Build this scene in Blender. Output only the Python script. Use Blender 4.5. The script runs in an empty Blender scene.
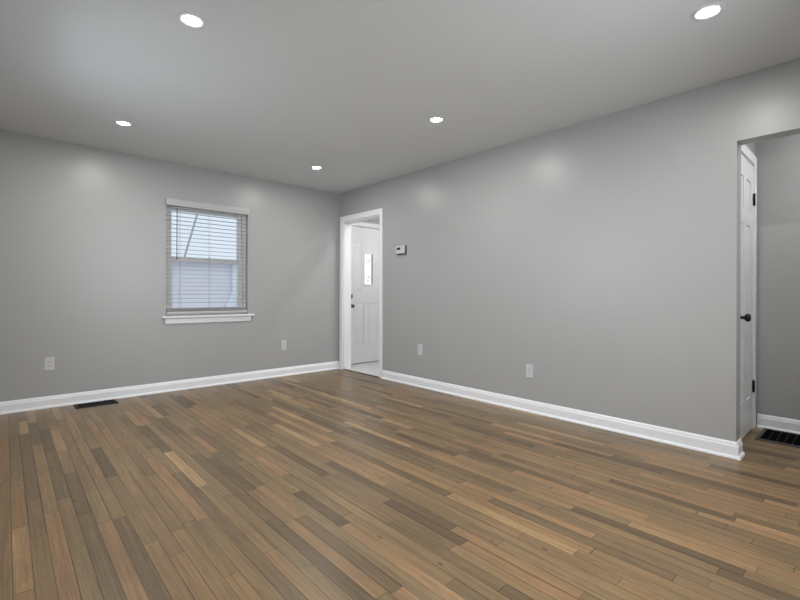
import bpy, bmesh, math, random
from mathutils import Vector, Matrix
random.seed(4)
S = bpy.context.scene
C = S.collection

# ------------------------------------------------------------------ camera
cam_d = bpy.data.cameras.new('camera')
cam = bpy.data.objects.new('camera', cam_d)
C.objects.link(cam)
F_PX, YAW, ROLL = 433.86, 0.738607, 0.003462
CAM = Vector((-3.45545, -5.06376, 1.04246))
cam_d.sensor_width = 36.0
cam_d.lens = F_PX * 36.0 / 800.0
cam_d.shift_y = -5.9 / 800.0
cam_d.clip_start = 0.02
fw = Vector((math.sin(YAW), math.cos(YAW), 0)); rt = Vector((math.cos(YAW), -math.sin(YAW), 0)); up = Vector((0, 0, 1))
r2 = rt * math.cos(ROLL) + up * math.sin(ROLL)
u2 = up * math.cos(ROLL) - rt * math.sin(ROLL)
m = Matrix.Identity(4)
for i in range(3):
    m[i][0] = r2[i]; m[i][1] = u2[i]; m[i][2] = -fw[i]; m[i][3] = CAM[i]
cam.matrix_world = m
S.camera = cam

# ------------------------------------------------------------------ view, world, light levels
S.view_settings.view_transform = 'Standard'
S.view_settings.look = 'None'
S.view_settings.exposure = 0.09
S.view_settings.gamma = 1.0
S.view_settings.use_curve_mapping = False
S.cycles.max_bounces = 12
S.cycles.diffuse_bounces = 8
S.cycles.sample_clamp_indirect = 8.0

LAMP_STRENGTH = 820.0
SKY_STRENGTH = 1.25
DAY_LEFT, FILL_BACK = 19.0, 41.0

w = bpy.data.worlds.new('world'); S.world = w
w.use_nodes = True
nt = w.node_tree; nt.nodes.clear()
tc = nt.nodes.new('ShaderNodeTexCoord')
dot = nt.nodes.new('ShaderNodeVectorMath'); dot.operation = 'DOT_PRODUCT'
dot.inputs[1].default_value = Vector((0.93, 0.36, 0.05)).normalized()
nt.links.new(tc.outputs['Generated'], dot.inputs[0])
rmp = nt.nodes.new('ShaderNodeValToRGB')
rmp.color_ramp.elements[0].position = 0.70; rmp.color_ramp.elements[0].color = (0.60, 0.67, 0.75, 1)
rmp.color_ramp.elements[1].position = 0.90; rmp.color_ramp.elements[1].color = (1.2, 1.2, 1.2, 1)
nt.links.new(dot.outputs['Value'], rmp.inputs[0])
bgn = nt.nodes.new('ShaderNodeBackground'); bgn.inputs['Strength'].default_value = SKY_STRENGTH
nt.links.new(rmp.outputs[0], bgn.inputs['Color'])
wo = nt.nodes.new('ShaderNodeOutputWorld'); nt.links.new(bgn.outputs[0], wo.inputs[0])


def daylight(name, loc, size, aim, power, col):
    d = bpy.data.lights.new(name, 'AREA'); d.shape = 'RECTANGLE'
    d.size, d.size_y = size; d.energy = power; d.color = col; d.spread = math.radians(150)
    o = bpy.data.objects.new(name, d); C.objects.link(o)
    o.location = loc
    o.rotation_euler = Vector(aim).to_track_quat('-Z', 'Y').to_euler()
    return o


# daylight at the left wall's window, plus an added fill lamp behind the camera
daylight('daylight_left_window', (-3.82, -2.0, 1.45), (1.3, 1.2), (1, 0, -0.3), DAY_LEFT, (0.86, 0.93, 1.0))
daylight('added_fill_back', (-1.65, -5.57, 1.45), (1.3, 1.2), (-0.02, 1, -0.42), FILL_BACK, (0.95, 0.97, 1.0))


# ------------------------------------------------------------------ materials
def srgb(r, g, b):
    f = lambda c: (c / 255 / 12.92) if c / 255 <= 0.04045 else ((c / 255 + 0.055) / 1.055) ** 2.4
    return (f(r), f(g), f(b), 1)


def mat(name, col, rough=0.5, metal=0.0, ior=1.5, bump=None, var=None, trans=0.0, spec=None):
    m = bpy.data.materials.new(name); m.use_nodes = True
    t = m.node_tree; b = t.nodes['Principled BSDF']
    b.inputs['Base Color'].default_value = col
    b.inputs['Roughness'].default_value = rough
    b.inputs['Metallic'].default_value = metal
    b.inputs['IOR'].default_value = ior
    b.inputs['Transmission Weight'].default_value = trans
    if spec is not None: b.inputs['Specular IOR Level'].default_value = spec
    g = t.nodes.new('ShaderNodeNewGeometry')
    if bump:
        n = t.nodes.new('ShaderNodeTexNoise'); n.inputs['Scale'].default_value = bump[0]; n.inputs['Detail'].default_value = 3
        t.links.new(g.outputs['Position'], n.inputs['Vector'])
        bp = t.nodes.new('ShaderNodeBump'); bp.inputs['Strength'].default_value = bump[1]; bp.inputs['Distance'].default_value = bump[2]
        t.links.new(n.outputs['Fac'], bp.inputs['Height']); t.links.new(bp.outputs[0], b.inputs['Normal'])
    v = var or (6.0, 0.02)
    n2 = t.nodes.new('ShaderNodeTexNoise'); n2.inputs['Scale'].default_value = v[0]; n2.inputs['Detail'].default_value = 2
    t.links.new(g.outputs['Position'], n2.inputs['Vector'])
    mr = t.nodes.new('ShaderNodeMapRange'); mr.inputs['To Min'].default_value = 1 - v[1]; mr.inputs['To Max'].default_value = 1 + v[1]
    t.links.new(n2.outputs['Fac'], mr.inputs['Value'])
    mx = t.nodes.new('ShaderNodeMix'); mx.data_type = 'RGBA'; mx.blend_type = 'MULTIPLY'
    mx.inputs['Factor'].default_value = 1.0; mx.inputs['A'].default_value = col
    t.links.new(mr.outputs[0], mx.inputs['B']); t.links.new(mx.outputs['Result'], b.inputs['Base Color'])
    return m


WALL = mat('grey_eggshell_paint', (0.383, 0.386, 0.385, 1), 0.36, ior=1.5, bump=(140, 0.10, 0.002), var=(1.2, 0.02))
CEIL = mat('matte_ceiling_paint', (0.675, 0.70, 0.715, 1), 0.75, bump=(60, 0.08, 0.002), var=(1.0, 0.02))
TRIM = mat('white_trim_paint', (0.82, 0.83, 0.85, 1), 0.35, var=(3, 0.015))
DOORW = mat('white_door_paint', (0.76, 0.77, 0.78, 1), 0.38, var=(3, 0.015))
VINYL = mat('white_vinyl', (0.82, 0.82, 0.815, 1), 0.35)
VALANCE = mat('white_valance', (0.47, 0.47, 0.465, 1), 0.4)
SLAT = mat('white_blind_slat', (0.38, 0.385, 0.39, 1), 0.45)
CORD = mat('blind_cord', (0.55, 0.55, 0.55, 1), 0.8)
WAND = mat('silhouette_blind_wand', (0.06, 0.065, 0.075, 1), 0.3)  # clear wand; its backlit silhouette is put into the dark colour
PLATE = mat('white_plate_plastic', (0.58, 0.58, 0.59, 1), 0.35)
SLOT = mat('dark_slot', (0.03, 0.03, 0.03, 1), 0.6)
BLACK = mat('black_metal', (0.010, 0.009, 0.009, 1), 0.55, var=(30, 0.2), spec=0.2)
BRONZE = mat('dark_bronze', (0.018, 0.016, 0.015, 1), 0.32, metal=0.6)
PIT = mat('duct_dark', (0.003, 0.003, 0.003, 1), 0.9, spec=0.05)
NICKEL = mat('dark_nickel', (0.10, 0.10, 0.10, 1), 0.35, metal=0.8)
GREYP = mat('grey_plastic', (0.09, 0.09, 0.09, 1), 0.5)
RIM = mat('dark_grey_rim', (0.030, 0.028, 0.027, 1), 0.4, spec=0.3)
LCD = mat('lcd_glass', (0.03, 0.034, 0.03, 1), 0.2)
LEAD = mat('lead_came', (0.28, 0.28, 0.28, 1), 0.5, metal=0.3)
STRIP = mat('dark_wood_strip', srgb(72, 56, 44), 0.45, var=(40, 0.2))
FOYER = mat('pale_foyer_tile', (0.62, 0.63, 0.64, 1), 0.22, var=(2, 0.05))
SIDING = mat('lilac_grey_siding', (0.88, 0.85, 0.90, 1), 0.7, var=(2, 0.04))
WHITEOUT = mat('white_outdoor_paint', (0.86, 0.88, 0.95, 1), 0.5)
ROOFM = mat('pale_roof_shingle', (0.45, 0.48, 0.55, 1), 0.9, var=(12, 0.1))
POLEM = mat('grey_weathered_pole', (0.44, 0.47, 0.54, 1), 0.8)
GROUND = mat('pale_winter_ground', (0.60, 0.62, 0.62, 1), 0.9, var=(1.5, 0.25))


def glass_mat(name, rough, tint=(1, 1, 1, 1)):
    m = bpy.data.materials.new(name); m.use_nodes = True
    t = m.node_tree; t.nodes.clear()
    out = t.nodes.new('ShaderNodeOutputMaterial')
    tr = t.nodes.new('ShaderNodeBsdfTransparent'); tr.inputs[0].default_value = tint
    gl = t.nodes.new('ShaderNodeBsdfGlossy'); gl.inputs['Roughness'].default_value = rough
    fr = t.nodes.new('ShaderNodeFresnel'); fr.inputs[0].default_value = 1.12
    mx = t.nodes.new('ShaderNodeMixShader')
    t.links.new(fr.outputs[0], mx.inputs[0]); t.links.new(tr.outputs[0], mx.inputs[1]); t.links.new(gl.outputs[0], mx.inputs[2])
    t.links.new(mx.outputs[0], out.inputs[0])
    return m


GLASS = glass_mat('window_glass', 0.0, (0.96, 0.97, 0.98, 1))
FROST = mat('frosted_lite_glass', (1, 1, 1, 1), 0.12, trans=1.0, ior=1.1)


def emit_mat(name, strength, col):
    m = bpy.data.materials.new(name); m.use_nodes = True
    t = m.node_tree; t.nodes.clear()
    out = t.nodes.new('ShaderNodeOutputMaterial')
    e = t.nodes.new('ShaderNodeEmission'); e.inputs[0].default_value = col; e.inputs[1].default_value = strength
    t.links.new(e.outputs[0], out.inputs[0])
    return m


LED = emit_mat('led_lens', LAMP_STRENGTH, (1.0, 0.985, 0.962, 1))


def wood_floor():
    m = bpy.data.materials.new('oak_strip_floor'); m.use_nodes = True
    t = m.node_tree; b = t.nodes['Principled BSDF']; L = t.links.new
    def M(op, a=None, bb=None, c=None):
        n = t.nodes.new('ShaderNodeMath'); n.operation = op
        for i, x in enumerate((a, bb, c)):
            if x is None: continue
            if isinstance(x, (int, float)): n.inputs[i].default_value = x
            else: L(x, n.inputs[i])
        return n.outputs[0]
    def comb(x, y, z):
        n = t.nodes.new('ShaderNodeCombineXYZ')
        for i, k in enumerate((x, y, z)):
            if isinstance(k, (int, float)): n.inputs[i].default_value = k
            else: L(k, n.inputs[i])
        return n.outputs[0]
    def white(v):
        n = t.nodes.new('ShaderNodeTexWhiteNoise'); n.noise_dimensions = '3D'; L(v, n.inputs['Vector']); return n.outputs
    def noise(v, sc, det=3, dist=0.0):
        n = t.nodes.new('ShaderNodeTexNoise'); n.inputs['Scale'].default_value = sc; n.inputs['Detail'].default_value = det
        n.inputs['Distortion'].default_value = dist
        L(v, n.inputs['Vector']); return n.outputs['Fac']
    g = t.nodes.new('ShaderNodeNewGeometry'); sp = t.nodes.new('ShaderNodeSeparateXYZ'); L(g.outputs['Position'], sp.inputs[0])
    X, Y = sp.outputs[0], sp.outputs[1]
    W = 0.0572
    xr = M('DIVIDE', X, W); row = M('FLOOR', xr); fx = M('FRACT', xr)
    r1 = white(comb(row, 3.3, 0.0))['Value']
    r2 = white(comb(row, 9.1, 2.0))['Value']
    ln = M('MULTIPLY_ADD', r2, 0.9, 1.0)                        # boards per metre along a row
    yr = M('ADD', M('MULTIPLY', Y, ln), M('MULTIPLY', r1, 17.0))
    wob = noise(comb(M('MULTIPLY', row, 7.7), M('MULTIPLY', yr, 0.55), 0.0), 1.0, 0)
    yr2 = M('ADD', yr, M('MULTIPLY', wob, 1.5))
    bid = M('FLOOR', yr2); fy = M('FRACT', yr2)
    rnd = white(comb(row, bid, 1.0)); rv = rnd['Value']
    rv2 = white(comb(row, bid, 5.0))['Value']
    ramp = t.nodes.new('ShaderNodeValToRGB'); cr = ramp.color_ramp; cr.interpolation = 'LINEAR'
    cols = [(0.0, (88, 71, 51)), (0.12, (103, 85, 60)), (0.3, (114, 94, 66)), (0.45, (122, 99, 69)),
            (0.6, (121, 101, 71)), (0.75, (129, 104, 72)), (0.92, (134, 104, 72)), (1.0, (155, 128, 90))]
    cr.elements[0].position = 0; cr.elements[0].color = srgb(*cols[0][1])
    cr.elements[1].position = 1; cr.elements[1].color = srgb(*cols[-1][1])
    for p, c in cols[1:-1]:
        e = cr.elements.new(p); e.color = srgb(*c)
    L(rv, ramp.inputs[0])
    # grain: long streaks, cathedral figure, blotches
    off = M('MULTIPLY', rv2, 40.0)
    gv = comb(M('ADD', M('MULTIPLY', X, 95.0), off), M('ADD', M('MULTIPLY', Y, 1.6), off), off)
    g1 = noise(gv, 1.0, 5, 0.25)
    gv2 = comb(M('ADD', M('MULTIPLY', X, 26.0), off), M('ADD', M('MULTIPLY', Y, 1.7), off), off)
    g2 = noise(gv2, 1.0, 3, 0.9)
    g3 = noise(comb(M('MULTIPLY', X, 3.0), M('MULTIPLY', Y, 2.0), 0.0), 1.0, 3, 0.4)
    rings = M('SINE', M('MULTIPLY', g2, 46.0))
    val = M('ADD', M('MULTIPLY_ADD', g1, 1.0, 0.50), M('MULTIPLY', rings, 0.07))
    val = M('MULTIPLY', val, M('MULTIPLY_ADD', g2, 0.5, 0.75))
    val = M('MULTIPLY', val, M('MULTIPLY_ADD', g3, 0.50, 0.78))
    # seams
    ex = M('MULTIPLY', M('MINIMUM', fx, M('SUBTRACT', 1.0, fx)), W)
    ey = M('DIVIDE', M('MINIMUM', fy, M('SUBTRACT', 1.0, fy)), ln)
    r3 = white(comb(row, bid, 8.0))['Value']
    wd = M('MULTIPLY_ADD', M('POWER', r3, 3.0), 0.0018, 0.0011)
    sx = M('LESS_THAN', ex, wd); sy = M('LESS_THAN', ey, 0.0014)
    sn = noise(comb(M('MULTIPLY', row, 3.1), M('MULTIPLY', Y, 2.5), 0.0), 1.0, 2)
    seam = M('MULTIPLY', M('MAXIMUM', sx, sy), M('MINIMUM', 1.0, M('MULTIPLY_ADD', sn, 1.3, 0.15)))
    # knots
    vo = t.nodes.new('ShaderNodeTexVoronoi'); vo.inputs['Scale'].default_value = 1.0
    L(comb(M('MULTIPLY', X, 6.0), M('MULTIPLY', Y, 3.0), 0.0), vo.inputs['Vector'])
    knot = M('MULTIPLY', M('LESS_THAN', vo.outputs['Distance'], 0.045), 0.45)
    dark = M('SUBTRACT', 1.0, M('MAXIMUM', M('MULTIPLY', seam, 0.85), knot))
    val = M('MULTIPLY', val, dark)
    mx = t.nodes.new('ShaderNodeMix'); mx.data_type = 'RGBA'; mx.blend_type = 'MULTIPLY'; mx.inputs['Factor'].default_value = 1.0
    L(ramp.outputs[0], mx.inputs['A']); L(val, mx.inputs['B'])
    L(mx.outputs['Result'], b.inputs['Base Color'])
    L(M('MULTIPLY_ADD', g1, 0.16, 0.28), b.inputs['Roughness'])
    b.inputs['IOR'].default_value = 1.5
    bp = t.nodes.new('ShaderNodeBump'); bp.inputs['Strength'].default_value = 0.25; bp.inputs['Distance'].default_value = 0.002
    L(M('SUBTRACT', M('MULTIPLY', g1, 0.25), seam), bp.inputs['Height'])
    L(bp.outputs[0], b.inputs['Normal'])
    return m


FLOORM = wood_floor()


# ------------------------------------------------------------------ mesh helpers
def tag(o, label=None, cat=None, group=None, kind=None):
    if label: o['label'] = label
    if cat: o['category'] = cat
    if group: o['group'] = group
    if kind: o['kind'] = kind
    return o


def empty(name, loc=(0, 0, 0), parent=None):
    o = bpy.data.objects.new(name, None); C.objects.link(o); o.location = loc
    o.empty_display_size = 0.05
    if parent: o.parent = parent
    return o


class MB:
    def __init__(s): s.bm = bmesh.new()
    def box(s, a, b, bev=0.0, seg=2):
        x0, y0, z0 = (min(a[i], b[i]) for i in range(3)); x1, y1, z1 = (max(a[i], b[i]) for i in range(3))
        v = [s.bm.verts.new(p) for p in ((x0, y0, z0), (x1, y0, z0), (x1, y1, z0), (x0, y1, z0), (x0, y0, z1), (x1, y0, z1), (x1, y1, z1), (x0, y1, z1))]
        fs = [s.bm.faces.new([v[i] for i in q]) for q in ((3, 2, 1, 0), (4, 5, 6, 7), (0, 1, 5, 4), (1, 2, 6, 5), (2, 3, 7, 6), (3, 0, 4, 7))]
        if bev:
            es = list({e for f in fs for e in f.edges})
            bmesh.ops.bevel(s.bm, geom=es, offset=bev, segments=seg, affect='EDGES', profile=0.5)
        return s
    def tube(s, p, q, r, n=16, r1=None):
        p, q = Vector(p), Vector(q); d = (q - p).normalized()
        a = d.orthogonal().normalized(); b = d.cross(a)
        r1 = r if r1 is None else r1
        A = [s.bm.verts.new(p + (a * math.cos(t) + b * math.sin(t)) * r) for t in [2 * math.pi * k / n for k in range(n)]]
        B = [s.bm.verts.new(q + (a * math.cos(t) + b * math.sin(t)) * r1) for t in [2 * math.pi * k / n for k in range(n)]]
        for k in range(n):
            f = s.bm.faces.new((A[k], A[(k + 1) % n], B[(k + 1) % n], B[k])); f.smooth = True
        s.bm.faces.new(A[::-1]); s.bm.faces.new(B)
        return s
    def lathe(s, org, axis, prof, n=32, closed=False):
        """prof: list of (radius, distance along axis)"""
        org = Vector(org); d = Vector(axis).normalized(); a = d.orthogonal().normalized(); b = d.cross(a)
        rings = []
        for r, h in prof:
            if r < 1e-6: rings.append([s.bm.verts.new(org + d * h)])
            else: rings.append([s.bm.verts.new(org + d * h + (a * math.cos(2 * math.pi * k / n) + b * math.sin(2 * math.pi * k / n)) * r) for k in range(n)])
        pairs = list(zip(rings, rings[1:]))
        if closed: pairs.append((rings[-1], rings[0]))
        for A, B in pairs:
            for k in range(n):
                k2 = (k + 1) % n
                if len(A) == 1 and len(B) == 1: continue
                if len(A) == 1: f = s.bm.faces.new((A[0], B[k2], B[k]))
                elif len(B) == 1: f = s.bm.faces.new((A[k], A[k2], B[0]))
                else: f = s.bm.faces.new((A[k], A[k2], B[k2], B[k]))
                f.smooth = True
        return s
    def run(s, path, normals, prof):
        """profile (d,z) swept along a plan polyline, mitred; normals = one per segment, pointing off the wall"""
        P = [Vector(p) for p in path]; N = [Vector(n) for n in normals]
        offs = []
        for i in range(len(P)):
            if i == 0: o = N[0]
            elif i == len(P) - 1: o = N[-1]
            else:
                o = (N[i - 1] + N[i]) / (1 + N[i - 1].dot(N[i]))
            offs.append(o)
        rings = [[s.bm.verts.new((P[i].x + offs[i].x * d, P[i].y + offs[i].y * d, z)) for d, z in prof] for i in range(len(P))]
        k = len(prof)
        for A, B in zip(rings, rings[1:]):
            for j in range(k):
                s.bm.faces.new((A[j], A[(j + 1) % k], B[(j + 1) % k], B[j]))
        s.bm.faces.new(rings[0][::-1]); s.bm.faces.new(rings[-1])
        return s
    def prism(s, pts, off):
        """closed polygon of 3D points extruded by vector"""
        off = Vector(off)
        A = [s.bm.verts.new(p) for p in pts]; B = [s.bm.verts.new(Vector(p) + off) for p in pts]
        n = len(A)
        s.bm.faces.new(A[::-1]); s.bm.faces.new(B)
        for k in range(n): s.bm.faces.new((A[k], A[(k + 1) % n], B[(k + 1) % n], B[k]))
        return s
    def ringframe(s, outer, inner, axis, a0, a1, o1=None, i1=None):
        """rectangular frame with hole. outer/inner = (u0,u1,v0,v1); axis 'x' -> (u,v)=(y,z); 'y' -> (x,z); 'z' -> (x,y). o1/i1 optional rects at a1."""
        def pt(u, v, a): return {'x': (a, u, v), 'y': (u, a, v), 'z': (u, v, a)}[axis]
        def rect(r, a): return [s.bm.verts.new(pt(u, v, a)) for u, v in ((r[0], r[2]), (r[1], r[2]), (r[1], r[3]), (r[0], r[3]))]
        O0, I0 = rect(outer, a0), rect(inner, a0); O1, I1 = rect(o1 or outer, a1), rect(i1 or inner, a1)
        for k in range(4):
            j = (k + 1) % 4
            s.bm.faces.new((O0[k], O0[j], I0[j], I0[k])); s.bm.faces.new((O1[k], I1[k], I1[j], O1[j]))
            s.bm.faces.new((O0[k], O1[k], O1[j], O0[j])); s.bm.faces.new((I0[k], I0[j], I1[j], I1[k]))
        return s
    def build(s, name, material, parent=None, bevel=0.0):
        bmesh.ops.recalc_face_normals(s.bm, faces=s.bm.faces)
        me = bpy.data.meshes.new(name); s.bm.to_mesh(me); s.bm.free()
        o = bpy.data.objects.new(name, me); C.objects.link(o)
        me.materials.append(material)
        if parent:
            o.parent = parent
            if parent.type == 'EMPTY' or True:
                me.transform(Matrix.Translation(-world_loc(parent)))
        if bevel:
            md = o.modifiers.new('bevel', 'BEVEL'); md.width = bevel; md.segments = 2; md.limit_method = 'ANGLE'
        return o


def world_loc(o):
    v = Vector((0, 0, 0))
    while o is not None:
        v += o.location; o = o.parent
    return v


def structure(name, mb, material, parent=None, label=None, bevel=0.0):
    o = mb.build(name, material, parent, bevel)
    if parent is None: o['kind'] = 'structure'
    if label: o['label'] = label
    return o


def copy_tree(o, parent=None):
    c = o.copy(); C.objects.link(c); c.parent = parent
    for ch in list(o.children): copy_tree(ch, c)
    return c


# ------------------------------------------------------------------ room shell
H = 2.44
XL, YB = -3.65, -5.40        # left wall, wall behind the camera
T = 0.12                     # partition thickness
HX = 0.965                   # far wall of the hallway
HD = -4.41                   # hallway end wall (with the six panel door)
FX = 1.30                    # far wall of the entry
FY = 0.06                    # entry wall that holds the front door

mb = MB(); mb.box((XL - .2, YB - .2, -0.12), (0.02, 0.0, 0)); mb.box((0.02, YB - .2, -0.12), (HX + .1, HD + .1, 0))
structure('floor', mb, FLOORM, label='medium brown oak strip floor running toward the front wall')
structure('floor_entry', MB().box((0.02, -1.35, -0.12), (FX + .1, 0.3, 0)), FOYER, label='pale glossy floor of the entry beyond the cased opening')
structure('ceiling', MB().box((XL - .2, YB - .2, H), (FX + .2, 0.3, H + .12)), CEIL, label='flat pale grey ceiling with round downlights')

# front wall with the window hole
WX0, WX1, WZ0, WZ1 = -2.195, -1.31, 0.80, 2.03
mb = MB()
mb.box((XL - .2, 0, 0), (WX0, .16, H)); mb.box((WX1, 0, 0), (0.0, .16, H))
mb.box((WX0, 0, 0), (WX1, .16, WZ0)); mb.box((WX0, 0, WZ1), (WX1, .16, H))
structure('wall_front', mb, WALL, label='grey wall with the white blind window')

# right wall: cased opening near the corner, open hallway at the near end
OY0, OY1, OZ = -0.917, -0.105, 2.038
EY, EZ = -4.462, 2.028
mb = MB()
mb.box((0, OY1, 0), (T, 0.16, H)); mb.box((0, EY, 0), (T, OY0, H)); mb.box((0, OY0, OZ), (T, OY1, H))
mb.box((0, YB - .2, EZ), (T, EY, H))
structure('wall_right', mb, WALL, label='long grey wall on the right with thermostat and two outlets')

# left wall with a window, wall behind the camera with a hole for the added fill lamp
mb = MB(); a, b = -2.65, -1.35
mb.box((XL - .16, YB - .2, 0), (XL, a, H)); mb.box((XL - .16, b, 0), (XL, 0, H)); mb.box((XL - .16, a, 0), (XL, b, .85)); mb.box((XL - .16, a, 2.05), (XL, b, H))
structure('wall_left', mb, WALL)
mb = MB(); a, b = -2.30, -1.00
mb.box((XL, YB - .16, 0), (a, YB, H)); mb.box((b, YB - .16, 0), (HX + .1, YB, H)); mb.box((a, YB - .16, 0), (b, YB, .85)); mb.box((a, YB - .16, 2.05), (b, YB, H))
structure('wall_back', mb, WALL)
# hallway walls
structure('wall_hall_far', MB().box((HX, YB, 0), (HX + .1, HD + .12, H)), WALL, label='shaded grey hallway wall behind the floor grille')
DX0, DX1, DZ = 0.235, 0.845, 2.045
mb = MB(); mb.box((T, HD, 0), (DX0 - .02, HD + .12, H)); mb.box((DX1 + .02, HD, 0), (HX, HD + .12, H)); mb.box((DX0 - .02, HD, DZ + .02), (DX1 + .02, HD + .12, H))
structure('wall_hall_end', mb, WALL)
structure('wall_hall_closet', MB().box((T, HD + .5, 0), (HX, HD + .55, H)), WALL)
# entry walls
structure('wall_entry_far', MB().box((FX, -1.35, 0), (FX + .1, FY, H)), WALL)
structure('wall_entry_side', MB().box((T, -1.35, 0), (FX, -1.25, H)), WALL)
FDX0, FDX1, FDZ = 0.195, 0.975, 2.032
mb = MB(); mb.box((T, FY, 0), (FDX0 - .02, .2, H)); mb.box((FDX1 + .02, FY, 0), (FX + .1, .2, H)); mb.box((FDX0 - .02, FY, FDZ + .02), (FDX1 + .02, .2, H))
structure('wall_entry_front', mb, WALL)

# baseboards with shoe moulding
PROF = [(0, 0), (.027, 0), (.027, .006), (.0245, .013), (.019, .018), (.0145, .019), (.0145, .074), (.0125, .080), (.010, .083), (.009, .092), (.005, .100), (0, .105)]
structure('baseboard_front', MB().run([(XL, 0), (0, 0)], [(0, -1)], PROF), TRIM)
structure('baseboard_right', MB().run([(0, -.962), (0, EY), (T, EY)], [(-1, 0), (0, -1)], PROF), TRIM, label='white baseboard that wraps the end of the right wall')
structure('baseboard_left', MB().run([(XL, 0), (XL, YB)], [(1, 0)], PROF), TRIM)
structure('baseboard_back', MB().run([(XL, YB), (T, YB)], [(0, 1)], PROF), TRIM)
structure('baseboard_hall', MB().run([(HX, HD - .02), (HX, YB)], [(-1, 0)], PROF), TRIM, label='white baseboard in the hallway behind the black floor grille')
structure('baseboard_entry', MB().run([(FX, FY), (FX, -1.25)], [(-1, 0)], PROF), TRIM)

# cased opening trim (casing on the room side, jamb lining)
mb = MB()
c0 = .062
mb.box((-.018, -.954, 0), (0, OY0 + .012, OZ + .005 + c0), .004)
mb.box((-.018, OY1 - .005, 0), (0, OY1 + c0, OZ + .005 + c0), .004)
mb.box((-.018, OY0 + .012, OZ - .005), (0, OY1 - .005, OZ + .005 + c0), .004)
mb.box((-.022, -.956, OZ + .050), (-.002, OY1 + c0, OZ + .068), .004)
structure('trim_1', mb, TRIM, label='white casing around the doorway in the corner')
mb = MB()
mb.box((0, OY0, 0), (T, OY0 + .018, OZ)); mb.box((0, OY1 - .018, 0), (T, OY1, OZ)); mb.box((0, OY0 + .018, OZ - .018), (T, OY1 - .018, OZ))
structure('trim_2', mb, TRIM, label='white jamb lining of the doorway in the corner')
tag(MB().prism([(-.012, OY0 + .018, 0), (.03, OY0 + .018, 0), (.03, OY0 + .018, .004), (.022, OY0 + .018, .007), (-.004, OY0 + .018, .007), (-.012, OY0 + .018, .003)], (0, OY1 - OY0 - .036, 0)).build('threshold_strip', STRIP),
    'dark brown strip where the oak floor meets the pale entry floor', 'threshold')


# ------------------------------------------------------------------ window_1 with sill, and its exterior
def sash(mb, x0, x1, z0, z1, y0, y1, st, rl_b, rl_t):
    mb.box((x0, y0, z0), (x0 + st, y1, z1), .003); mb.box((x1 - st, y0, z0), (x1, y1, z1), .003)
    mb.box((x0 + st, y0, z0), (x1 - st, y1, z0 + rl_b), .003); mb.box((x0 + st, y0, z1 - rl_t), (x1 - st, y1, z1), .003)


win = tag(empty('window_1', ((WX0 + WX1) / 2, 0.08, WZ0)), 'white double hung window in the grey front wall', kind='structure')
mb = MB(); fx = .036
mb.ringframe((WX0, WX1, WZ0, WZ1), (WX0 + fx, WX1 - fx, WZ0 + .03, WZ1 - fx), 'y', .055, .155)
mb.build('window_frame', VINYL, win)
mb = MB(); sash(mb, WX0 + fx, WX1 - fx, 1.40, WZ1 - fx, .112, .142, .044, .045, .045)
us = mb.build('upper_sash', VINYL, win)
MB().box((WX0 + .07, .125, 1.43), (WX1 - .07, .129, WZ1 - .07)).build('pane', GLASS, us)
mb = MB(); sash(mb, WX0 + fx, WX1 - fx, WZ0 + .03, 1.445, .076, .108, .046, .055, .052)
ls = mb.build('lower_sash', VINYL, win)
MB().box((WX0 + .07, .090, .87), (WX1 - .07, .094, 1.41)).build('pane', GLASS, ls)
mb = MB(); mb.box((-1.755, .066, 1.425), (-1.70, .080, 1.440), .003); mb.tube((-1.735, .066, 1.447), (-1.715, .066, 1.447), .006, 10)
mb.build('sash_lock', VINYL, ls)
mb = MB(); mb.box((WX0 - .040, -.042, .779), (WX1 + .068, 0.0, .7985), .005)
mb.box((WX0 + .001, 0.0, .78), (WX1 - .001, .056, .8005))
mb.build('window_sill', TRIM, win)
mb = MB(); mb.run([(WX0 - .010, 0), (WX1 + .036, 0)], [(0, -1)], [(0, .716), (.012, .716), (.016, .724), (.016, .765), (.020, .779), (0, .779)])
mb.build('apron', TRIM, win)

# ------------------------------------------------------------------ window blind
blind = tag(empty('window_blind', (-1.7525, -.004, 1.98)), 'white horizontal slat blind, slats open, hanging in the window', 'blind')
BX0, BX1 = WX0 + .006, WX1 - .006
mb = MB()
VP = [(-.024, 1.982), (-.020, 1.978), (-.012, 1.978), (-.012, 2.046), (-.020, 2.056), (-.026, 2.052), (-.028, 2.040), (-.026, 1.996)]
mb.prism([(WX0 - .009, y, z) for y, z in VP], (WX1 - WX0 + .015, 0, 0))
mb.box((WX0 - .009, -.024, 1.980), (WX0 - .003, .0, 2.052)); mb.box((WX1, -.024, 1.980), (WX1 + .006, .0, 2.052))
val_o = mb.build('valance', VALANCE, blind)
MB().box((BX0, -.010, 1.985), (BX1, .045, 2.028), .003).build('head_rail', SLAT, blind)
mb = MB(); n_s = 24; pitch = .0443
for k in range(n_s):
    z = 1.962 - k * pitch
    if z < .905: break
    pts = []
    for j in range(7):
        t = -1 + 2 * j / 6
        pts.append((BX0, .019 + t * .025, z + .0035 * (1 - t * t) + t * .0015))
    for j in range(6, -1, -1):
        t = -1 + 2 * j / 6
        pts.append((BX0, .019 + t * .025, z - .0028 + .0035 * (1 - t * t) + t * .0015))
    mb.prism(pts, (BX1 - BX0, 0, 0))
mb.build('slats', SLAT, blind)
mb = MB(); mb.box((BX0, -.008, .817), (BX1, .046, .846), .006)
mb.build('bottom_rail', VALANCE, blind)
mb = MB()
for k in range(7):
    z = .848 + k * .0052
    mb.box((BX0, -.006, z), (BX1, .044, z + .0032), .001, 1)
mb.build('stacked_slats', SLAT, blind)
for x in (-2.055, -1.745, -1.425):
    mb = MB(); mb.tube((x, -.0075, .83), (x, -.0075, 1.985), .0016, 8); mb.tube((x, .0455, .83), (x, .0455, 1.985), .0016, 8)
    mb.build('ladder_cord', CORD, blind)
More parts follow.
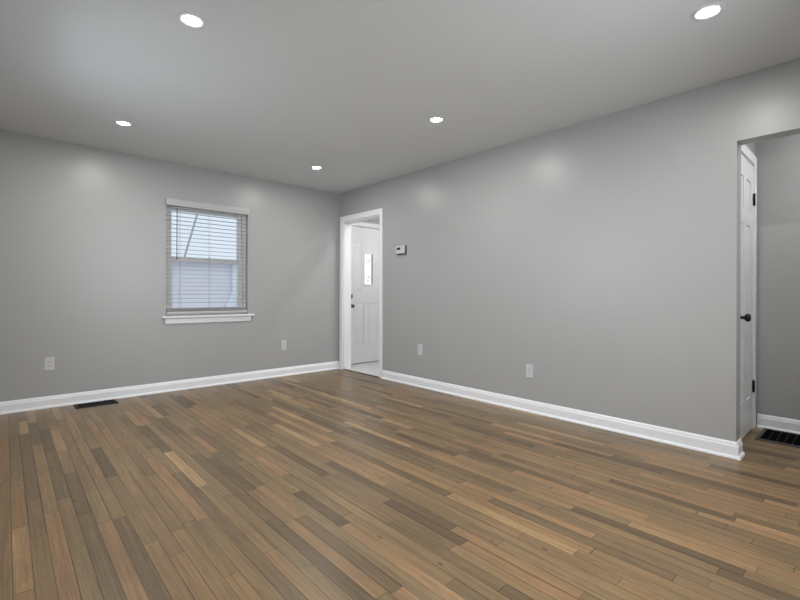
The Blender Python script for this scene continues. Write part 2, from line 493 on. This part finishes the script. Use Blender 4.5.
wd = MB().tube((-2.094, -.016, 1.425), (-2.094, -.016, 1.955), .0042, 8).build('tilt_wand', WAND, blind)
tag(wd, 'thin rod at the left of the blind, coloured as a dark silhouette')
MB().lathe((-2.094, -.016, 1.405), (0, 0, 1), [(0, 0), (.006, .002), (.0065, .015), (.0045, .03), (0, .031)], 12).build('wand_tip', WAND, wd)
mb = MB(); mb.tube((-2.094, -.016, 1.95), (-2.094, -.002, 1.985), .003, 8); mb.build('wand_hook', SLAT, wd)

# off-camera windows: the left wall's, and one added behind the camera for fill light
def plain_window(name, ax, wall, u0, u1, z0, z1, out):
    e = tag(empty(name, (wall, (u0 + u1) / 2, z0) if ax == 'x' else ((u0 + u1) / 2, wall, z0)), kind='structure')
    a0, a1 = wall + out * .05, wall + out * .12
    mb = MB(); mb.ringframe((u0, u1, z0, z1), (u0 + .06, u1 - .06, z0 + .06, z1 - .06), ax, a0, a1)
    zm = (z0 + z1) / 2
    if ax == 'x': mb.box((a0, u0 + .06, zm - .025), (a1, u1 - .06, zm + .025))
    else: mb.box((u0 + .06, a0, zm - .025), (u1 - .06, a1, zm + .025))
    mb.build('window_frame', VINYL, e)
plain_window('window_2', 'x', XL, -2.65, -1.35, .85, 2.05, -1)
plain_window('fill_window', 'y', YB, -2.30, -1.00, .85, 2.05, -1)


# ------------------------------------------------------------------ doors
def panel_field(mb, x0, x1, z0, z1, y, rec=.007, arch=0.0, n=10):
    """raised field inside a recess; front toward -y. y = bottom of the recess"""
    def outline(ins, yy):
        pts = [(x0 + ins, yy, z0 + ins), (x1 - ins, yy, z0 + ins)]
        if arch:
            for k in range(n + 1):
                t = k / n
                x = (x1 - ins) + (x0 - x1 + 2 * ins) * t
                pts.append((x, yy, z1 - ins - arch * (1 - math.sin(math.pi * t)) ** 1.0 * .999))
        else:
            pts += [(x1 - ins, yy, z1 - ins), (x0 + ins, yy, z1 - ins)]
        return [mb.bm.verts.new(p) for p in pts]
    A = outline(.008, y); B = outline(.030, y - rec * .9); 
    k = len(A)
    for i in range(k): mb.bm.faces.new((A[i], A[(i + 1) % k], B[(i + 1) % k], B[i]))
    mb.bm.faces.new(B)


def slab_with_panels(x0, x1, z0, z1, yf, th, xs, zs):
    """door slab: stiles/rails around panel holes of depth .009, backed by a board. xs = list of (a,b) columns, zs = list of (a,b) rows"""
    mb = MB(); d = .007
    mb.box((x0, yf + d, z0), (x1, yf + th, z1))
    xc = [x0] + [v for p in xs for v in p] + [x1]
    for k in range(0, len(xc), 2): mb.box((xc[k], yf, z0), (xc[k + 1], yf + d, z1))
    for (a, b) in xs:
        zc = [z0] + [v for p in zs for v in p] + [z1]
        for k in range(0, len(zc), 2): mb.box((a, yf, zc[k]), (b, yf + d, zc[k + 1]))
    for (a, b) in xs:
        for (c, e) in zs:
            panel_field(mb, a, b, c, e, yf + d)
    return mb


# six panel hallway door (door_1), seen almost edge-on through the opening at right
d1 = tag(empty('door_1', ((DX0 + DX1) / 2, HD, 0)), 'white six panel door at the end of the hallway, with black knob and hinges', kind='structure')
yf = HD - .006
slab_with_panels(DX0, DX1, .012, DZ, yf, .035, [(DX0 + .095, DX0 + .255), (DX1 - .255, DX1 - .095)], [(.265, .73), (.87, 1.565), (1.665, 1.905)]).build('door_leaf', DOORW, d1)
kx, kz = .325, .888
kn = MB().lathe((kx, yf, kz), (0, -1, 0), [(0, 0), (.031, 0), (.031, .005), (.026, .009), (.012, .011), (.0105, .028), (.014, .034), (.024, .040), (.0285, .050), (.027, .060), (.019, .067), (0, .069)], 28).build('knob', BRONZE, d1)
tag(kn, 'black round knob')
for z in (1.742, .292):
    mb = MB(); mb.tube((DX1 + .004, yf - .008, z), (DX1 + .004, yf - .008, z + .088), .0065, 12)
    mb.box((DX1 - .016, yf - .0025, z), (DX1 + .020, yf - .0005, z + .088))
    mb.tube((DX1 + .004, yf - .008, z - .004), (DX1 + .004, yf - .008, z + .092), .0045, 10)
    tag(mb.build('hinge', BRONZE, d1), 'black hinge')
mb = MB()
mb.box((DX0 - .02, HD, 0), (DX0 - .003, HD + .12, DZ + .02)); mb.box((DX1 + .003, HD, 0), (DX1 + .02, HD + .12, DZ + .02)); mb.box((DX0 - .003, HD, DZ + .003), (DX1 + .003, HD + .12, DZ + .02))
mb.build('door_jamb', TRIM, d1)
mb = MB()
mb.box((DX1 + .018, HD - .016, 0), (DX1 + .095, HD, DZ + .085), .005); mb.box((DX0 - .075, HD - .016, 0), (DX0 - .012, HD, DZ + .085), .005)
mb.box((DX0 - .012, HD - .016, DZ + .012), (DX1 + .018, HD, DZ + .085), .005)
mb.build('casing', TRIM, d1)

# white front door (door_2) seen through the cased opening in the corner
d2 = tag(empty('door_2', ((FDX0 + FDX1) / 2, FY, 0)), 'white front door with a narrow leaded glass lite, beyond the corner doorway', kind='structure')
yf = .08; cx = (FDX0 + FDX1) / 2
LX0, LX1, LZ0, LZ1 = .505, .668, 1.185, 1.64
mb = MB(); d = .007
th = .044
# slab pieces around the lite opening
mb.box((FDX0, yf + d, .02), (LX0, yf + th, FDZ)); mb.box((LX1, yf + d, .02), (FDX1, yf + th, FDZ))
mb.box((LX0, yf + d, .02), (LX1, yf + th, LZ0)); mb.box((LX0, yf + d, LZ1), (LX1, yf + th, FDZ))
lz = (.30, .90)
mb.box((FDX0, yf, .02), (.305, yf + d, FDZ)); mb.box((.775 + .03, yf, .02), (FDX1, yf + d, FDZ))
mb.box((.497, yf, .02), (.580, yf + d, lz[1])); mb.box((.305, yf, .02), (.497, yf + d, lz[0])); mb.box((.580, yf, .02), (.805, yf + d, lz[0]))
mb.box((.305, yf, lz[1]), (.805, yf + d, 1.08)); mb.box((.305, yf, 1.80), (.805, yf + d, FDZ))
mb.box((.455, yf, 1.08), (LX0, yf + d, 1.80)); mb.box((LX1, yf, 1.08), (.720, yf + d, 1.80))
mb.box((LX0, yf, 1.08), (LX1, yf + d, LZ0)); mb.box((LX0, yf, LZ1), (LX1, yf + d, 1.80))
panel_field(mb, .305, .497, *lz, yf + d); panel_field(mb, .580, .805, *lz, yf + d)
panel_field(mb, .305, .455, 1.08, 1.80, yf + d, arch=.04); panel_field(mb, .720, .805, 1.08, 1.80, yf + d)
leaf = mb.build('door_leaf', DOORW, d2)
mb = MB(); mb.ringframe((LX0 - .022, LX1 + .022, LZ0 - .022, LZ1 + .022), (LX0, LX1, LZ0, LZ1), 'y', yf, yf - .010, (LX0 - .016, LX1 + .016, LZ0 - .016, LZ1 + .016), (LX0 + .004, LX1 - .004, LZ0 + .004, LZ1 - .004))
mb.build('lite_frame', DOORW, leaf)
tag(MB().box((LX0, yf + .016, LZ0), (LX1, yf + .022, LZ1)).build('lite_pane', FROST, leaf), 'bright frosted glass')
mb = MB(); r = .0026; mxx = (LX0 + LX1) / 2; yy = yf + .012
for zc in (LZ1 - .085, LZ0 + .085):
    q = [(mxx, zc + .05), (mxx + .026, zc), (mxx, zc - .05), (mxx - .026, zc)]
    for k in range(4): mb.tube((q[k][0], yy, q[k][1]), (q[(k + 1) % 4][0], yy, q[(k + 1) % 4][1]), r * 1.7, 6)
    mb.tube((LX0, yy, zc), (mxx - .026, yy, zc), r, 6); mb.tube((mxx + .026, yy, zc), (LX1, yy, zc), r, 6)
    s_ = 1 if zc > 1.4 else -1
    mb.tube((mxx, yy, zc + s_ * .05), (mxx, yy, zc + s_ * .085), r * 1.5, 6)
for x in (mxx - .026, mxx + .026):
    mb.tube((x, yy, LZ0 + .085), (x, yy, LZ1 - .085), r * .8, 6)
mb.build('lead_came', LEAD, leaf)
mb = MB(); mb.lathe((.262, yf, 1.008), (0, -1, 0), [(0, 0), (.032, 0), (.032, .006), (.024, .014), (0, .016)], 20); mb.box((.255, yf - .036, .982), (.269, yf - .014, 1.034), .003)
tag(mb.build('deadbolt', NICKEL, d2), 'dark deadbolt thumb turn')
tag(MB().lathe((.262, yf, .868), (0, -1, 0), [(0, 0), (.030, 0), (.030, .006), (.014, .010), (.011, .028), (.022, .038), (.027, .050), (.024, .062), (0, .068)], 24).build('knob', NICKEL, d2), 'dark metal knob')
mb = MB()
mb.box((FDX0 - .02, FY, 0), (FDX0 - .003, .2, FDZ + .02)); mb.box((FDX1 + .003, FY, 0), (FDX1 + .02, .2, FDZ + .02)); mb.box((FDX0 - .003, FY, FDZ + .004), (FDX1 + .003, .2, FDZ + .02))
mb.build('door_jamb', TRIM, d2)
mb = MB()
mb.box((FDX0 - .072, FY - .016, 0), (FDX0 - .012, FY, FDZ + .070), .005); mb.box((FDX1 + .012, FY - .016, 0), (FDX1 + .075, FY, FDZ + .070), .005); mb.box((FDX0 - .012, FY - .016, FDZ + .012), (FDX1 + .012, FY, FDZ + .070), .005)
mb.build('casing', TRIM, d2)
tag(MB().box((FDX0, yf - .004, .008), (FDX1, yf + .05, .022)).build('door_sweep', GREYP, d2), 'grey weather strip under the door')
MB().box((FDX0 - .003, FY, 0), (FDX1 + .003, .2, .009), .002).build('sill_plate', TRIM, d2)


# ------------------------------------------------------------------ recessed lights
def make_light():
    root = empty('recessed_light', (0, 0, H))
    MB().lathe((0, 0, H), (0, 0, -1), [(.068, 0), (.0675, .0016), (.063, .0026), (.056, .0030), (.0352, .0030), (.0349, .0004), (.0349, 0)], 40, closed=True).build('trim_ring', CEIL, root)
    tag(MB().lathe((0, 0, H), (0, 0, -1), [(.0346, .0004), (.0344, .0020), (.031, .0027), (.022, .0031), (.009, .0033), (0, .0034)], 40).build('led_lens', LED, root), 'glowing white lens')
    return root


spots = [(-2.752, -2.70, 'lit round downlight in the ceiling at top left, nearest and largest of the left row'),
         (-.895, -4.50, 'lit round downlight in the ceiling at top right, above the hallway opening'),
         (-2.738, -.89, 'lit round downlight in the ceiling in front of the blind window, far left'),
         (-.905, -2.69, 'lit round downlight in the ceiling above the middle of the right wall'),
         (-.908, -.89, 'lit round downlight in the ceiling nearest the room corner, smallest of the five'),
         (-2.745, -4.50, 'lit round downlight in the ceiling over the camera end of the left row')]
proto = make_light()
for i, (x, y, lab) in enumerate(spots):
    o = proto if i == 0 else copy_tree(proto)
    o.location = (x, y, H)
    tag(o, lab, 'ceiling light', 'recessed downlights in the ceiling')
# unseen fill lamps added above the hallway and entry to brighten both
o = copy_tree(proto); o.location = (.58, -5.20, H); tag(o, 'added unseen fill light in the hallway ceiling beyond the header', 'ceiling light', 'recessed downlights in the ceiling')
o = copy_tree(proto); o.location = (.45, -1.08, H); tag(o, 'added unseen fill light in the entry ceiling before the front door', 'ceiling light', 'recessed downlights in the ceiling')


o = copy_tree(proto); o.location = (1.0, -1.08, H); tag(o, 'added unseen fill light in the entry ceiling deeper behind the right wall', 'ceiling light', 'recessed downlights in the ceiling')

# ------------------------------------------------------------------ outlets (built facing -y at origin, rotated onto the walls)
def make_outlet():
    root = empty('wall_outlet', (0, 0, 0))
    w_, h_ = .0365, .0605
    mb = MB(); mb.box((-w_, -.006, -h_), (w_, 0, h_), .003)
    pl_ = mb.build('cover_plate', PLATE, root)
    for s_ in (1, -1):
        zc = s_ * .0195
        pts = []
        for k in range(24):
            t = 2 * math.pi * k / 24
            pts.append((max(-.0135, min(.0135, .0172 * math.cos(t))), -.006, zc + .0145 * math.sin(t)))
        rc = MB().prism(pts, (0, -.0018, 0)).build('receptacle', PLATE, root)
        mb = MB(); mb.box((-.0075, -.0082, zc - .001), (-.0052, -.0076, zc + .008)); mb.box((.0052, -.0082, zc), (.0072, -.0076, zc + .007))
        mb.lathe((0, -.0076, zc - .0065), (0, -1, 0), [(0, 0), (.0026, 0), (.0026, .0006), (0, .0006)], 12)
        tag(mb.build('slots', SLOT, rc), 'dark plug slots')
    MB().lathe((0, -.006, 0), (0, -1, 0), [(0, 0), (.0032, 0), (.0028, .0012), (0, .0014)], 12).build('screw', PLATE, root)
    return root


outs = [((-3.155, 0, .397), 0, 'white duplex outlet low on the front wall, left of the window above the floor register'),
        ((-.838, 0, .389), 0, 'white duplex outlet low on the front wall, between window and corner doorway'),
        ((0, -1.610, .420), -math.pi / 2, 'white duplex outlet low on the right wall, below the thermostat near the doorway'),
        ((0, -2.985, .362), -math.pi / 2, 'white duplex outlet low in the middle of the long right wall')]
proto = make_outlet()
for i, (loc, rz, lab) in enumerate(outs):
    o = proto if i == 0 else copy_tree(proto)
    o.location = loc; o.rotation_euler = (0, 0, rz)
    tag(o, lab, 'outlet', 'white wall outlets')

# ------------------------------------------------------------------ thermostat on the right wall
th_o = tag(empty('thermostat', (0, -1.295, 1.56)), 'small white thermostat with dark display on the right wall beside the doorway', 'thermostat')
ty0, ty1, tz0, tz1 = -1.378, -1.228, 1.510, 1.608
tag(MB().box((-.020, ty0 - .002, tz0 - .003), (0, ty1, tz1), .003).build('base', GREYP, th_o), 'dark grey base behind the white cover')
cv = MB().box((-.030, ty0 + .004, tz0 + .008), (-.020, ty1 + .004, tz1 + .002), .003).build('cover', PLATE, th_o)
tag(MB().box((-.0312, ty1 - .076, 1.562), (-.0298, ty1 - .014, 1.590), .0004, 1).build('display', LCD, cv), 'dark display')
for k in range(2):
    MB().box((-.0318, -1.345, 1.578 - k * .022), (-.0298, -1.325, 1.590 - k * .022), .001).build('button', PLATE, cv)

# ------------------------------------------------------------------ floor register by the front wall
reg = tag(empty('floor_register', (-2.818, -.15, 0)), 'black metal floor register against the baseboard of the front wall, below the left outlet', 'floor vent')
X0, X1, Y0, Y1 = -2.985, -2.652, -.228, -.045
MB().ringframe((X0, X1, Y0, Y1), (X0 + .024, X1 - .024, Y0 + .024, Y1 - .024), 'z', 0, .007, (X0 + .006, X1 - .006, Y0 + .006, Y1 - .006), (X0 + .022, X1 - .022, Y0 + .022, Y1 - .022)).build('frame', BLACK, reg)
mb = MB()
for k in range(16):
    x = X0 + .030 + k * (X1 - X0 - .06) / 15
    mb.box((x - .003, Y0 + .02, .0008), (x + .003, Y1 - .02, .0046))
mb.box((X0 + .02, (Y0 + Y1) / 2 - .003, .0008), (X1 - .02, (Y0 + Y1) / 2 + .003, .0052))
mb.build('louvers', BLACK, reg)
MB().box((X0 + .02, Y0 + .02, .0001), (X1 - .02, Y1 - .02, .0006)).build('duct_opening', PIT, reg)

# ------------------------------------------------------------------ return grille in the hallway floor
gr = tag(empty('floor_grille', (.75, -4.80, 0)), 'large black floor grille in the hallway beside the white door', 'floor vent')
X0, X1, Y0, Y1 = .560, .936, -5.13, -4.470
tag(MB().ringframe((X0, X1, Y0, Y1), (X0 + .026, X1 - .026, Y0 + .026, Y1 - .026), 'z', 0, .008, (X0 + .004, X1 - .004, Y0 + .004, Y1 - .004), (X0 + .026, X1 - .026, Y0 + .026, Y1 - .026)).build('frame', RIM, gr), 'dark grey rim')
mb = MB()
for k in range(1, 15):
    y = Y1 - .026 - k * .0435
    if y < Y0 + .03: break
    mb.box((X0 + .02, y - .0018, .001), (X1 - .02, y + .0018, .0055))
mb.build('cross_bars', BLACK, gr)
mb = MB()
for k in range(20):
    x = X0 + .036 + k * (X1 - X0 - .072) / 19
    mb.box((x - .004, Y0 + .02, .0008), (x + .004, Y1 - .02, .0035))
mb.build('louvers', PIT, gr)
MB().box((X0 + .02, Y0 + .02, .0001), (X1 - .02, Y1 - .02, .0006)).build('duct_opening', PIT, gr)

# ------------------------------------------------------------------ outside, seen through the blind
structure('ground', MB().box((-14, .3, -.62), (16, 40, -.5)), GROUND, label='pale ground outside the window')
nb = tag(empty('neighbor_building', (-.2, 9, -.5)), 'pale lilac grey building outside, seen through the lower half of the window', 'building')
ZE = 2.03
mb = MB(); mb.box((-2.6, 9.0, -.5), (2.16, 13.0, ZE))
mb.build('wall', SIDING, nb)
mb = MB()
for k in range(18):
    z = -.5 + k * .14
    mb.prism([(-2.6, 9.0, z), (-2.6, 8.985, z), (-2.6, 8.997, z + .135), (-2.6, 9.0, z + .135)], (4.76, 0, 0))
mb.build('lap_siding', SIDING, nb)
mb = MB(); mb.prism([(-2.75, 8.7, ZE - .04), (-2.75, 8.7, ZE + .04), (-2.75, 11, ZE + .16), (-2.75, 13.3, ZE + .04), (-2.75, 13.3, ZE - .04)], (5.0, 0, 0))
mb.build('roof', ROOFM, nb)
mb = MB(); mb.box((1.95, 8.86, 1.10), (2.15, 8.97, ZE - .04), .01)
mb.prism([(1.95, 8.86, 1.10), (2.15, 8.86, 1.10), (1.93, 8.86, .50), (1.70, 8.86, .50)], (0, .11, 0)); mb.box((1.70, 8.86, -.5), (1.93, 8.97, .50), .01)
tag(mb.build('downspout', WHITEOUT, nb), 'white downspout at the corner')
tag(MB().tube((1.411, 15, -.5), (3.014, 15, 5.4), .042, 12).build('leaning_pole', POLEM),
    'slanting grey pole outside, crossing the upper half of the window', 'pole')
